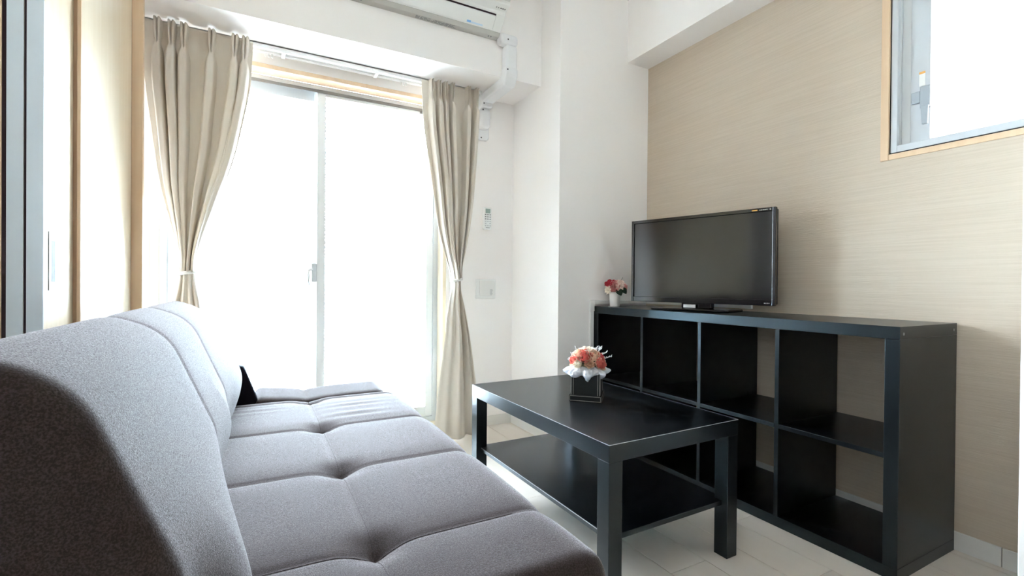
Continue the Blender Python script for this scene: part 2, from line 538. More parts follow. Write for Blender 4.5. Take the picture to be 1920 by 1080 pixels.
nb = thing('side_sky_blocker', 'unseen pale wall added to dim skylight, a made-up building outside the small side window', 'blocker', (3.3, 0.5, -3.0))  # unseen wall added to weaken the light through the side window
build('blocker_wall', MB().box(3.0, 3.6, -4.0, 2.3, -3.0, 6.0), M_CONC, nb)

# ------------------------------------------------------------------ side window (beige wall)
w2 = bpy.data.objects.new('window_2', None)
COL.objects.link(w2)
w2.location = (XR, 0.69, SZ0)
ROOT['window_2'] = Vector(w2.location)
struct(w2, 'small high casement window in the beige wall')
# light wood lining: four boards
build('lining_board', MB().box(XR - 0.006, 2.20, SY1 - 0.026, SY1, SZ0 - 0.0, SZ1), M_WOOD, w2, 0.0015)
build('lining_board', MB().box(XR - 0.006, 2.20, SY0, SY0 + 0.026, SZ0, SZ1), M_WOOD, w2, 0.0015)
build('lining_board', MB().box(XR - 0.004, 2.20, SY0 + 0.026, SY1 - 0.026, SZ0, SZ0 + 0.021), M_WOOD, w2, 0.0015)
build('lining_board', MB().box(XR - 0.004, 2.20, SY0 + 0.026, SY1 - 0.026, SZ1 - 0.021, SZ1), M_WOOD, w2, 0.0015)
ya, yb_, za, zb = SY0 + 0.026, SY1 - 0.026, SZ0 + 0.021, SZ1 - 0.021
build('gap_ring', rect_frame(MB(), 'x', XR + 0.004, XR + 0.02, ya, yb_, za, zb, 0.005), M_BLACKGAP, w2)  # black ring in the gap between lining and screen frame
build('screen_frame', rect_frame(MB(), 'x', XR + 0.002, XR + 0.022, ya + 0.005, yb_ - 0.004, za + 0.005, zb - 0.005, 0.020, 0.024), M_ALU, w2, 0.0015)
build('outer_frame', rect_frame(MB(), 'x', XR + 0.032, XR + 0.105, ya + 0.005, yb_ - 0.004, za + 0.004, zb - 0.005, 0.016, 0.016, 0.03), M_ALULIGHT, w2, 0.0015)
def uneven_frame(x0, x1, y0, y1, z0, z1, wl, wr, wb, wt):
    # narrow stile at the low-Y side, wide handle stile at the high-Y side
    q = MB().box(x0, x1, y0, y0 + wl, z0, z1).box(x0, x1, y1 - wr, y1, z0, z1)
    return q.box(x0, x1, y0 + wl, y1 - wr, z0, z0 + wb).box(x0, x1, y0 + wl, y1 - wr, z1 - wt, z1)


sa = build('sash', uneven_frame(XR + 0.036, XR + 0.085, ya + 0.022, yb_ - 0.0245, za + 0.019, zb - 0.036, 0.050, 0.086, 0.02, 0.04), M_ALULIGHT, w2, 0.002)
build('sash_bead', uneven_frame(XR + 0.0335, XR + 0.0385, ya + 0.040, yb_ - 0.052, za + 0.024, zb - 0.060, 0.032, 0.0585, 0.014, 0.016), M_ALU, sa, 0.0012)
build('pane', MB().box(XR + 0.060, XR + 0.064, ya + 0.0725, yb_ - 0.111, za + 0.0395, zb - 0.0765), M_GLASS, sa)
yh = 0.822
M_HANDLE = mat('blue_grey_handle', (0.40, 0.44, 0.48, 1), 0.45, 0.4)
hd = build('handle_base', MB().box(XR + 0.024, XR + 0.036, yh + 0.005, yh + 0.031, 1.563, 1.605), M_HANDLE, sa, 0.002)
build('handle_body', MB().box(XR + 0.020, XR + 0.036, yh - 0.026, yh + 0.004, 1.540, 1.618), M_HANDLE, hd, 0.002)
build('handle_lever', MB().prism([(yh - 0.002, 1.545), (yh - 0.025, 1.545), (yh - 0.022, 1.478), (yh - 0.006, 1.478)], 'x', XR + 0.010, XR + 0.022), M_HANDLE, hd, 0.002)
build('sticker_sheet', MB().box(XR + 0.0326, XR + 0.0336, yh - 0.007, yh + 0.011, 1.624, 1.676), M_PLASTIC, hd)
build('warning_sticker', MB().box(XR + 0.0320, XR + 0.0327, yh - 0.007, yh + 0.011, 1.668, 1.676), M_ORANGE, hd)

# ------------------------------------------------------------------ soft pad sweep (sofa cushions)
def round_loop(pts, r, n=6):
    """round the corners of a closed polygon; r per corner"""
    out = []
    N = len(pts)
    for i in range(N):
        p0, p, p1 = Vector(pts[i - 1]), Vector(pts[i]), Vector(pts[(i + 1) % N])
        a, b = (p0 - p), (p1 - p)
        rr = min(r[i], a.length * 0.48, b.length * 0.48)
        A, B = p + a.normalized() * rr, p + b.normalized() * rr
        for k in range(n + 1):
            t = k / n
            out.append(A * (1 - t) ** 2 + p * 2 * t * (1 - t) + B * t * t)
    return out


def resample(loop, step):
    out = []
    N = len(loop)
    for i in range(N):
        a, b = loop[i], loop[(i + 1) % N]
        L = (b - a).length
        if L < 1e-5:
            continue
        k = max(1, int(L / step))
        for j in range(k):
            out.append(a + (b - a) * (j / k))
    return out


def pad(loop, s0, s1, r_end, step, disp, to3d):
    """sweep a closed 2-D loop from s0 to s1 with rounded ends; disp(p, nrm, s) -> offset along the normal"""
    N = len(loop)
    area = sum(loop[i].x * loop[(i + 1) % N].y - loop[(i + 1) % N].x * loop[i].y for i in range(N))
    sg = 1 if area > 0 else -1
    nrm = []
    for i in range(N):
        d = (loop[(i + 2) % N] - loop[i - 2]).normalized()
        nrm.append(Vector((d.y, -d.x)) * sg)
    K = 9
    rows = []
    seq = [(s0 + r_end * (1 - math.sin(math.pi / 2 * (K - k) / K)), r_end * (1 - math.cos(math.pi / 2 * (K - k) / K))) for k in range(K + 1)]
    n = int((s1 - s0 - 2 * r_end) / step)
    mid = [(s0 + r_end + (s1 - s0 - 2 * r_end) * k / n, 0.0) for k in range(1, n)]
    end = [(s1 - r_end * (1 - math.sin(math.pi / 2 * (K - k) / K)), r_end * (1 - math.cos(math.pi / 2 * (K - k) / K))) for k in range(K + 1)]
    end.reverse()
    seq = seq + mid + end
    # first element has full inset (k=0 -> angle pi/2 -> s = s0, inset r_end)
    for s, ins in seq:
        row = []
        for p, q in zip(loop, nrm):
            e = disp(p, q, s) * (1 - ins / r_end * 0.9) - ins
            v = p + q * e
            row.append(to3d(v.x, v.y, s))
        rows.append(row)
    mb = MB()
    mb.grid(rows, closed_u=True)
    for r, rev in ((0, False), (len(rows) - 1, True)):
        c = Vector((0, 0, 0))
        for v in rows[r]:
            c += Vector(v)
        c /= N
        i0 = len(mb.v)
        mb.v.append(tuple(c))
        for j in range(N):
            tri = (i0, r * N + j, r * N + (j + 1) % N)
            mb.f.append(tri)
    return mb


def crease(d, w):
    return math.exp(-(d / w) ** 2)


# ------------------------------------------------------------------ sofa bed
sofa = thing('sofa_bed', 'brown-grey tufted fabric sofa bed in the left foreground', 'sofa', (0.15, 1.50, 0))
SEAMS = [0.905, 1.325, 1.745, 2.165]
TX = 0.20


def seat_disp(p, q, s):
    if q.y < 0.3:
        return 0.0
    k = min(1.0, (q.y - 0.3) / 0.5)
    ds = min(abs(s - a) for a in SEAMS)
    dx = abs(p.x - TX)
    puff = 0.007 * (1 - math.exp(-(ds / 0.045) ** 1.3)) * (1 - math.exp(-(dx / 0.055) ** 1.3))
    cr = -0.004 * crease(ds, 0.006) - 0.004 * crease(dx, 0.006)
    but = 0.0
    for a in SEAMS:
        r2_ = (s - a) ** 2 + dx * dx
        but -= 0.022 * math.exp(-r2_ / (0.045 ** 2)) + 0.008 * math.exp(-r2_ / 0.011 ** 2)
    wr = 0.0
    for (wx, wy, amp, wl) in ((0.34, 1.86, 0.0022, 0.035), (0.36, 2.00, 0.0016, 0.03), (0.0, 2.05, 0.001, 0.03)):
        wr += amp * math.sin((s - wy) / wl * 3.1) * math.exp(-((s - wy) / 0.06) ** 2 - ((p.x - wx) / 0.10) ** 2)
    return k * (puff + cr + but + wr)


seat_loop = resample(round_loop([(-0.22, 0.22), (0.572, 0.22), (0.590, 0.392), (-0.22, 0.392)], [0.03, 0.05, 0.105, 0.03], 10), 0.011)
seat = build('seat_cushion', pad(seat_loop, 0.660, 2.235, 0.055, 0.0085, seat_disp, lambda a, b, s: (a, s, b)), M_SOFA, sofa, smooth=True)

BSEAMS = [1.285, 1.705]


def back_disp(p, q, s):
    if q.x < -0.2:
        return 0.0
    ds = min(abs(s - a) for a in BSEAMS)
    damp = 1 - 0.85 * math.exp(-((s - 0.65) / 0.12) ** 2)
    if s < 1.285:
        # the near panel swells over the seat and tapers towards its seam
        low = 1 / (1 + math.exp((p.y - 0.485) / 0.030))
        big = 0.122 * low * min(1.0, max(0.0, (1.30 - s) / 0.44)) ** 0.9 * damp
    else:
        low = 1 / (1 + math.exp((p.y - 0.56) / 0.035))
        big = 0.033 * low * (1 - math.exp(-(ds / 0.20) ** 2))
    return big + 0.0035 * (1 - math.exp(-(ds / 0.035) ** 1.3)) - 0.003 * crease(ds, 0.005)


back_loop = resample(round_loop([(-0.165, 0.392), (-0.110, 0.398), (-0.068, 0.520), (-0.175, 0.778), (-0.290, 0.821), (-0.345, 0.745), (-0.230, 0.43)],
                                [0.03, 0.03, 0.10, 0.11, 0.09, 0.08, 0.06], 10), 0.013)
back = build('backrest_cushion', pad(back_loop, 0.640, 2.250, 0.045, 0.0095, back_disp, lambda a, b, s: (a, s, b)), M_SOFA, sofa, smooth=True)

# seam threads lying in the creases
def seat_top(x, s):
    return 0.392 + seat_disp(Vector((x, 0.392)), Vector((0, 1)), s) + 0.0005


for a in SEAMS:
    pts = [(-0.16 + (0.50 + 0.16) * k / 70, a, seat_top(-0.16 + 0.66 * k / 70, a)) for k in range(71)]
    pts = [p for p in pts if p[0] < 0.50]
    build('cross_seam', MB().tube(pts, 0.0014, 5), M_SEAM, seat)
pts = [(TX, 0.73 + (2.20 - 0.73) * k / 160, seat_top(TX, 0.73 + 1.47 * k / 160)) for k in range(161)]
build('centre_seam', MB().tube(pts, 0.0014, 5), M_SEAM, seat)
for a in SEAMS:
    build('tuft_button', MB().lathe([(0.0001, 0.004), (0.006, 0.003), (0.009, 0.0), (0.007, -0.003), (0.0001, -0.004)], 0, 0, 14), M_SOFA, seat, world=False).location = \
        (TX - 0.15, a - 1.50, seat_top(TX, a) - 0.002)
NB = len(back_loop)
for a in BSEAMS:
    pts = []
    for i, p in enumerate(back_loop):
        d = (back_loop[(i + 2) % NB] - back_loop[i - 2]).normalized()
        q = Vector((d.y, -d.x))
        if q.x > -0.15 and p.y > 0.42:
            v = p + q * (back_disp(p, q, a) + 0.0005)
            pts.append((v.x, a, v.y))
    build('back_seam', MB().tube(pts, 0.0014, 5), M_SEAM, back)

# raised end flap at the window side
def flap_disp(p, q, s):
    dx = abs(s - TX)
    return 0.012 * (1 - math.exp(-(dx / 0.08) ** 1.3)) - 0.004 * crease(dx, 0.008)


flap_loop = resample(round_loop([(2.245, 0.23), (2.350, 0.26), (2.470, 0.345), (2.430, 0.393), (2.240, 0.372)], [0.03, 0.04, 0.05, 0.05, 0.05], 8), 0.013)
flap = build('end_flap', pad(flap_loop, -0.01, 0.555, 0.05, 0.011, flap_disp,
                             lambda a, b, s: (s - 0.35 * max(0, b - 0.36) * (1 if s < 0.1 else 0.2), a, b + 0.16 * max(0, (0.22 - s)) * max(0, b - 0.33) / 0.14)), M_SOFA, sofa, smooth=True)
build('gap_panel', MB().prism([(-0.20, 0.20), (0.01, 0.20), (0.01, 0.385), (-0.045, 0.535), (-0.20, 0.56)], 'y', 2.28, 2.33), M_SOFABLACK, sofa, 0.006)  # black panel filling the gap between backrest and end flap
build('base_frame', MB().box(-0.14, 0.50, 0.75, 2.15, 0.165, 0.222), M_SOFABLACK, sofa, 0.004)
build('back_bracket', MB().box(-0.26, -0.215, 0.80, 0.84, 0.18, 0.46).box(-0.26, -0.13, 0.80, 0.84, 0.17, 0.20), M_SOFABLACK, sofa, 0.003)
build('back_bracket', MB().box(-0.26, -0.215, 2.06, 2.10, 0.18, 0.46).box(-0.26, -0.13, 2.06, 2.10, 0.17, 0.20), M_SOFABLACK, sofa, 0.003)
for lx in (-0.08, 0.44):
    for ly in (0.82, 2.08):
        build('leg', MB().tube([(lx, ly, 0.0), (lx, ly, 0.168)], 0.02, 14, rad=[0.015, 0.024]), M_SILVER, sofa)

# ------------------------------------------------------------------ coffee table
TT = thing('coffee_table', 'black-brown square-legged coffee table with a lower shelf', 'table', (0.8506, 1.0125, 0), rotz=0.0178)
build('tabletop', MB().box(0, 0.55, 0, 0.90, 0.400, 0.450), M_BLACK, TT, 0.0012, world=False)
eb = build('edge_band', MB().box(-0.0004, 0.5504, -0.0004, 0.9004, 0.4486, 0.4499), M_EDGE, TT, world=False)
for lx in (0, 0.5):
    for ly in (0, 0.85):
        build('leg', MB().box(lx + 0.0004, lx + 0.0496, ly + 0.0004, ly + 0.0496, 0, 0.3998), M_BLACK, TT, 0.0012, world=False)
build('lower_shelf', MB().box(0.022, 0.528, 0.022, 0.878, 0.168, 0.184), M_BLACK, TT, 0.001, world=False)
build('shelf_edge_band', MB().box(0.0214, 0.0222, 0.052, 0.848, 0.1815, 0.1838), M_EDGE, TT, world=False)
for sx, sy in ((0.524, 0.04), (0.03, 0.04)):
    build('shelf_bracket', MB().box(sx - 0.006, sx + 0.004, 0.012, 0.022, 0.160, 0.168), M_SILVER, TT, world=False)

# ------------------------------------------------------------------ cube shelf
SX0, SX1, SYA, SYB, SH = 1.699, 2.089, 0.702, 2.169, 0.77
KS = thing('cube_shelf', 'low black-brown shelf unit of eight open cubes under the television', 'shelf', (1.894, 1.436, 0))
build('top_panel', MB().box(SX0, SX1, SYA, SYB, SH - 0.039, SH), M_BLACK, KS, 0.001)
build('bottom_panel', MB().box(SX0, SX1, SYA, SYB, 0, 0.039), M_BLACK, KS, 0.001)
sd = build('side_panel', MB().box(SX0, SX1, SYA, SYA + 0.039, 0.0393, SH - 0.0393), M_BLACK, KS, 0.001)
build('side_panel', MB().box(SX0, SX1, SYB - 0.039, SYB, 0.0393, SH - 0.0393), M_BLACK, KS, 0.001)
for xx in (SX0 + 0.022, SX1 - 0.025):
    build('cam_hole', MB().tube([(xx, SYA - 0.0008, 0.748), (xx, SYA + 0.002, 0.748)], 0.0045, 12), M_EDGE, sd)
inner = (SYB - SYA - 0.078 - 3 * 0.016) / 4
ys = []
for k in range(3):
    y0 = SYA + 0.039 + inner * (k + 1) + 0.016 * k
    ys.append((y0, y0 + 0.016))
    build('divider', MB().box(SX0 + 0.002, SX1, y0, y0 + 0.016, 0.0393, SH - 0.0393), M_BLACK, KS, 0.0008)
edges = [SYA + 0.0393] + [e for pr_ in ys for e in (pr_[0] - 0.0003, pr_[1] + 0.0003)] + [SYB - 0.0393]
for k in range(4):
    build('cube_shelf_board', MB().box(SX0 + 0.002, SX1, edges[2 * k], edges[2 * k + 1], 0.364, 0.380), M_BLACK, KS, 0.0008)

# ------------------------------------------------------------------ television
TVW, TVH = 0.705, 0.425
TV = thing('television', 'black flat television with a dark glossy screen on the black shelf', 'television', (1.870, 1.598, 0.77), rotz=0.27)
# local frame: +Y along the width (towards the window end), -X faces the room
zb_ = 0.036
build('back_shell', MB().box(0.004, 0.034, -TVW / 2 + 0.004, TVW / 2 - 0.004, zb_ + 0.004, zb_ + TVH - 0.004).box(0.034, 0.055, -0.2, 0.2, zb_ + 0.04, zb_ + 0.30), M_TVBACK, TV, 0.004, world=False)
bz = build('bezel', rect_frame(MB(), 'x', -0.014, 0.004, -TVW / 2, TVW / 2, zb_, zb_ + TVH, 0.014, 0.026, 0.016), M_BEZEL, TV, 0.002, world=False)
build('screen', MB().box(-0.008, 0.004, -TVW / 2 + 0.0142, TVW / 2 - 0.0142, zb_ + 0.0262, zb_ + TVH - 0.0162), M_SCREEN, TV, world=False)
mbp = MB()
mbp.box(-0.0146, -0.0138, -TVW / 2 + 0.075, -TVW / 2 + 0.098, zb_ + TVH - 0.011, zb_ + TVH - 0.006)
build('orange_mark', mbp, M_ORANGE, bz, world=False)
mbp = MB()
for k in range(5):
    mbp.box(-0.0146, -0.0138, -TVW / 2 + 0.034 + k * 0.007, -TVW / 2 + 0.039 + k * 0.007, zb_ + TVH - 0.011, zb_ + TVH - 0.007)
mbp.box(-0.0146, -0.0138, -TVW / 2 + 0.020, -TVW / 2 + 0.025, zb_ + TVH - 0.012, zb_ + TVH - 0.006)
for k in range(4):
    mbp.box(-0.0146, -0.0138, -TVW / 2 + 0.022 + k * 0.006, -TVW / 2 + 0.026 + k * 0.006, zb_ + 0.008, zb_ + 0.012)
build('bezel_print', mbp, M_PRINTLT, bz, world=False)
st = build('stand_base', MB().box(-0.095, 0.075, -0.19, 0.19, 0.0, 0.012), M_BEZEL, TV, 0.005, world=False)
build('stand_neck', MB().box(-0.004, 0.03, -0.075, 0.075, 0.012, zb_ + 0.05), M_BEZEL, TV, 0.004, world=False)
build('stand_plate', MB().box(-0.022, -0.014, -0.005, 0.055, 0.014, 0.030), M_SILVER, st, 0.001, world=False)

# ------------------------------------------------------------------ air conditioner
AX0, AX1, YBm = 0.36, 1.165, 2.373
AC = thing('air_conditioner', 'white wall air conditioner above the balcony window', 'air conditioner', (0.76, YBm, 2.237))
prof = [(2.3725, 2.240), (2.318, 2.254), (2.262, 2.318), (2.256, 2.330), (2.206, 2.347), (2.206, 2.525), (2.3725, 2.535)]
body = build('body', MB().prism(prof, 'x', AX0, AX1), M_PLASTIC, AC, 0.006)
build('front_panel', MB().prism([(2.2065, 2.362), (2.190, 2.366), (2.180, 2.42), (2.186, 2.525), (2.2065, 2.525)], 'x', AX0 + 0.003, AX1 - 0.006), M_PLASTIC, AC, 0.004)
sp = build('rear_strip', MB().prism([(2.3725, 2.2365), (2.336, 2.2385), (2.316, 2.2525), (2.320, 2.2565), (2.3725, 2.243)], 'x', AX0 + 0.004, AX1 - 0.004), M_ACGREY, AC, 0.001)
dv = Vector((2.262 - 2.318, 2.318 - 2.254)).normalized()
nv = Vector((-dv.y, dv.x)) * 1.0
if nv.y > 0:
    nv = -nv
def vp(t, o):
    q = Vector((2.318, 2.254)) + dv * t + nv * o
    return (q.x, q.y)
vane = build('vane', MB().prism([vp(0.008, -0.002), vp(0.074, -0.002), vp(0.074, 0.004), vp(0.008, 0.004)], 'x', AX0 + 0.05, AX1 - 0.055), M_PLASTIC, AC, 0.0015)
build('outlet_slot', MB().prism([vp(0.0755, -0.002), vp(0.0835, -0.002), vp(0.0835, 0.0012), vp(0.0755, 0.0012)], 'x', AX0 + 0.05, AX1 - 0.055), M_DARKGAP, AC)
build('slot_end', MB().prism([vp(0.008, -0.002), vp(0.076, -0.002), vp(0.076, 0.0008), vp(0.008, 0.0008)], 'x', AX1 - 0.0555, AX1 - 0.0535), M_PRINT, AC)
# small print on the rear strip, stickers on the vane
def strip_pt(x, t, lift=0.0006):
    # along the slanted lower face of the rear strip
    a, b = Vector((2.3725, 2.2365)), Vector((2.336, 2.2385))
    q = a + (b - a) * t
    return (x, q.x, q.y - lift)
mbp = MB()
for row in range(4):
    t0 = 0.25 + row * 0.17
    xx = 0.70
    while xx < 0.905:
        L = random.uniform(0.006, 0.022)
        if not (0.765 < xx < 0.785 and row > 1):
            p = [strip_pt(xx, t0), strip_pt(xx + L, t0), strip_pt(xx + L, t0 + 0.09), strip_pt(xx, t0 + 0.09)]
            q = [(a, b, c + 0.0004) for a, b, c in p]
            mbp.add(p + q, [(0, 1, 2, 3), (4, 7, 6, 5), (0, 4, 5, 1), (1, 5, 6, 2), (2, 6, 7, 3), (3, 7, 4, 0)])
        xx += L + random.uniform(0.002, 0.006)
build('rating_print', mbp, M_PRINT, sp)
for n_, x0, x1, t0, t1, mm in (('blue_logo', 0.960, 0.982, 0.010, 0.020, M_BLUE), ('blue_slogan', 0.984, 1.050, 0.009, 0.017, M_BLUELT)):
    build(n_, MB().prism([vp(t0, 0.0035), vp(t1, 0.0035), vp(t1, 0.0046), vp(t0, 0.0046)], 'x', x0, x1), mm, vane)
mbp = MB()
for k, w in enumerate((0.005, 0.004, 0.009, 0.008, 0.006)):
    x0 = 1.095 + k * 0.012
    mbp.prism([(2.238, 2.3352), (2.232, 2.3373), (2.232, 2.3365), (2.238, 2.3343)], 'x', x0, x0 + w)
build('indicator_print', mbp, M_PRINT, AC)
for xx in (0.43, 1.10, 1.115):
    build('clip', MB().prism([(2.350, 2.2372), (2.342, 2.2377), (2.342, 2.2362), (2.350, 2.2357)], 'x', xx, xx + 0.006), M_PRINT, sp)

# ------------------------------------------------------------------ refrigerant duct cover
DU = thing('pipe_duct', 'white pipe cover running from the air conditioner down around the beam', 'pipe cover', (1.235, 2.37, 2.04))
dx0, dx1 = 1.197, 1.268
build('duct_elbow', MB().box(dx0 - 0.035, dx1 + 0.003, 2.308, 2.3725, 2.205, 2.262), M_DUCT, DU, 0.018, segs=4)
build('duct_run', MB().box(dx0, dx1, 2.314, 2.3725, 2.050, 2.206), M_DUCT, DU, 0.012, segs=3)
build('duct_bend', MB().prism([(2.3725, 2.085), (2.310, 2.085), (2.310, 2.040), (2.345, 1.988), (2.62, 1.988), (2.645, 2.0455), (2.3725, 2.0455)], 'x', dx0 - 0.003, dx1 + 0.003), M_DUCT, DU, 0.012, segs=3)
build('duct_drop_collar', MB().box(dx0 - 0.003, dx1 + 0.003, 2.622, 2.7045, 1.965, 2.0455), M_DUCT, DU, 0.014, segs=3)
build('duct_drop', MB().box(dx0, dx1 - 0.004, 2.634, 2.7045, 1.845, 1.966), M_DUCT, DU, 0.022, segs=4)
build('wall_flange', MB().prism([(1.190, 1.80), (1.190, 1.90), (1.276, 1.90), (1.276, 1.80), (1.262, 1.783), (1.205, 1.783)], 'y', 2.690, 2.7045), M_DUCT, DU, 0.004)
for p in ((1.205, 2.3075, 2.228), (1.205, 2.3095, 2.066), (1.208, 2.6205, 1.985), (1.208, 2.633, 1.95), (1.222, 2.6895, 1.798)):
    build('screw', MB().tube([(p[0], p[1] - 0.001, p[2]), (p[0], p[1] + 0.003, p[2])], 0.004, 10), M_SCREW, DU)

# ------------------------------------------------------------------ remote control + plate + cable cover
RM = thing('remote_control', 'white remote control hung on the wall below the pipe cover', 'remote control', (1.266, YB, 1.231))
rb = build('remote_body', MB().box(1.238, 1.296, 2.682, 2.7045, 1.231, 1.371), M_PLASTIC, RM, 0.008, segs=3)
build('display', MB().box(1.252, 1.285, 2.6812, 2.683, 1.332, 1.360), M_LCD, RM, 0.0006)
for r in range(6):
    for c in range(3):
        if r in (2, 4) and c == 1 and r == 4:
            continue
        bx0 = 1.248 + c * 0.0155
        bz0 = 1.320 - r * 0.0135
        build('button', MB().box(bx0, bx0 + 0.0095, 2.6808, 2.683, bz0, bz0 + (0.006 if r < 3 else 0.004)), M_PRINT if r < 3 else M_PRINTLT, RM, 0.0006)
build('button_row_print', MB().box(1.255, 1.281, 2.6814, 2.683, 1.2405, 1.2435), M_PRINT, RM)
WP = thing('wall_plate', 'white square access plate on the wall under the remote control', 'wall plate', (1.264, YB, 0.80))
build('plate', MB().box(1.197, 1.333, 2.696, 2.7045, 0.800, 0.922), M_PLASTIC, WP, 0.006, segs=3)
cv = build('cover', MB().box(1.222, 1.326, 2.6925, 2.6965, 0.818, 0.914), M_BASE, WP, 0.001)
mbp = MB()
for r in range(6):
    mbp.box(1.292, 1.292 + random.uniform(0.012, 0.022), 2.6918, 2.6928, 0.822 + r * 0.0065, 0.8255 + r * 0.0065)
build('vent_print', mbp, M_PRINTLT, cv)

CC = thing('cable_cover', 'white cable cover strip on the walls around the black shelf', 'cable cover', (1.69, PY, 0))
build('upright_strip', MB().box(1.668, 1.692, PY - 0.014, PY - 0.0005, 0.063, 0.745), M_PLASTIC, CC, 0.002)
build('elbow', MB().box(1.664, 1.694, PY - 0.017, PY - 0.0005, 0.742, 0.805).box(1.694, 1.725, PY - 0.017, PY - 0.0005, 0.778, 0.805), M_PLASTIC, CC, 0.002)
build('level_strip', MB().box(1.724, XR - 0.015, PY - 0.014, PY - 0.0005, 0.781, 0.803), M_PLASTIC, CC, 0.002)
build('level_strip', MB().box(XR - 0.014, XR - 0.0005, 1.46, PY - 0.015, 0.781, 0.803), M_PLASTIC, CC, 0.002)

# ------------------------------------------------------------------ curtain rail and curtains
CR = thing('curtain_rail', 'white double curtain rail under the beam above the balcony window', 'curtain rail', (0.38, 2.61, 2.03))
for yy, nm in ((2.614, 'front_rail'), (2.660, 'rear_rail')):
    rl = build(nm, MB().box(-0.44, 1.18, yy - 0.011, yy - 0.002, 2.024, 2.0455).box(-0.44, 1.18, yy + 0.002, yy + 0.011, 2.024, 2.0455).box(-0.44, 1.18, yy - 0.011, yy + 0.011, 2.040, 2.0455), M_PLASTIC, CR, 0.0008)
    build('slot_channel', MB().box(-0.438, 1.178, yy - 0.0019, yy + 0.0019, 2.034, 2.0398), M_PRINT, rl)
    build('end_cap', MB().box(-0.446, -0.440, yy - 0.013, yy + 0.013, 2.022, 2.0455), M_PLASTIC, rl, 0.001)
    build('end_cap', MB().box(1.180, 1.186, yy - 0.013, yy + 0.013, 2.022, 2.0455), M_PLASTIC, rl, 0.001)
for xx in (0.105, 0.56):
    build('rail_bracket', MB().box(xx, xx + 0.018, 2.603, 2.671, 2.018, 2.0238), M_PLASTIC, CR, 0.001)
for xx in (0.03, 0.045, 0.06, 0.705, 0.72, 0.735):
    build('glider', MB().box(xx, xx + 0.008, 2.656, 2.664, 2.006, 2.030), M_PLASTIC, CR, 0.001)


def interp(tab, z):
    for (za, a), (zb2, b) in zip(tab, tab[1:]):
        if za >= z >= zb2:
            t = (za - z) / (za - zb2)
            t2 = t
            return a + (b - a) * t2
    return tab[0][1] if z > tab[0][0] else tab[-1][1]


def smooth_tab(tab, z, w=0.035):
    return sum(interp(tab, z + d * w) for d in (-2, -1, 0, 1, 2)) / 5


def curtain(name, label, left, right, pleats, tie_z, lowfold, yc, seed):
    rnd = random.Random(seed)
    ct = thing(name, label, 'curtain', ((left[0][1] + right[0][1]) / 2, yc, 0.012), 'beige curtains tied back at the balcony window')
    NU = 300
    zs = []
    z = left[0][0]
    while z > 0.012:
        zs.append(z)
        z -= 0.011 if abs(z - tie_z) < 0.16 or z > 1.84 else 0.024
    zs.append(0.012)
    top = left[0][0]
    ph = [rnd.uniform(-0.25, 0.25) for _ in pleats]
    rows = []
    for z in zs:
        L, Rr = smooth_tab(left, z), smooth_tab(right, z)
        if z > top - 0.05:
            L, Rr = interp(left, z), interp(right, z)
        below = z < tie_z
        gath = math.exp(-((z - tie_z) / 0.10) ** 2)
        row = []
        pin = math.exp(-((z - (top - 0.105)) / 0.03) ** 2)       # pinched just under the heading
        head = 1 / (1 + math.exp(-(z - (top - 0.10)) / 0.008))   # above the pinch
        wn = (Rr - L)
        for i in range(NU + 1):
            u = i / NU
            y = 0.0
            if not below:
                prog = min(1.0, max(0.0, (top - z) / (top - tie_z)))
                for j, c in enumerate(pleats):
                    w = 0.043 * (1 - 0.45 * pin - 0.30 * head) * (1 + 0.35 * prog)
                    cc = c + 0.015 * ph[j] * math.sin(prog * 3)
                    d = abs(u - cc) / w
                    amp = 0.066 * (1 - 0.35 * pin) * (1 - 0.25 * head) * (1 - 0.35 * prog)
                    b = math.exp(-d ** 7)
                    # heading: pleat opens into two thin lips
                    if head > 0.5:
                        b -= 0.55 * math.exp(-((u - cc) / (w * 0.42)) ** 2)
                    y -= amp * b
                y -= 0.006 * math.sin(u * 21 + seed) * (1 - head)
                y -= 0.010 * math.sin(math.pi * u) * prog
            else:
                t = min(1.0, (tie_z - z) / 0.30)
                for c, w, a in lowfold:
                    y -= a * (0.45 + 0.55 * t) * math.exp(-abs((u - c) / w) ** 2.6)
                y -= 0.004 * math.sin(u * 30 + seed)
            y = y * (1 - 0.25 * gath) - 0.045 * gath * math.sqrt(max(0, 1 - (2 * u - 1) ** 2))
            row.append((L + wn * u, yc + y, z))
        rows.append(row)
    fab = build('cloth', MB().grid(rows), M_CURT, ct, smooth=True)
    md = fab.modifiers.new('cloth_thickness', 'SOLIDIFY')
    md.thickness = 0.0022
    # tie-back cord around the gather
    L, Rr = smooth_tab(left, tie_z), smooth_tab(right, tie_z)
    cx, rx = (L + Rr) / 2, (Rr - L) / 2 + 0.004
    for dz in (-0.004, 0.004):
        pts = [(cx + rx * math.cos(a), yc - 0.035 + 0.043 * math.sin(a), tie_z + dz + 0.006 * math.cos(a)) for a in
               [2 * math.pi * k / 40 for k in range(41)]]
        build('tieback', MB().tube(pts, 0.0042, 8), M_TIE, ct, smooth=True)
    for c in pleats:
        xx = left[0][1] + (right[0][1] - left[0][1]) * c
        build('hook', MB().box(xx - 0.003, xx + 0.003, yc + 0.003, yc + 0.006, top - 0.06, top - 0.002), M_PLASTIC, ct)
    return ct


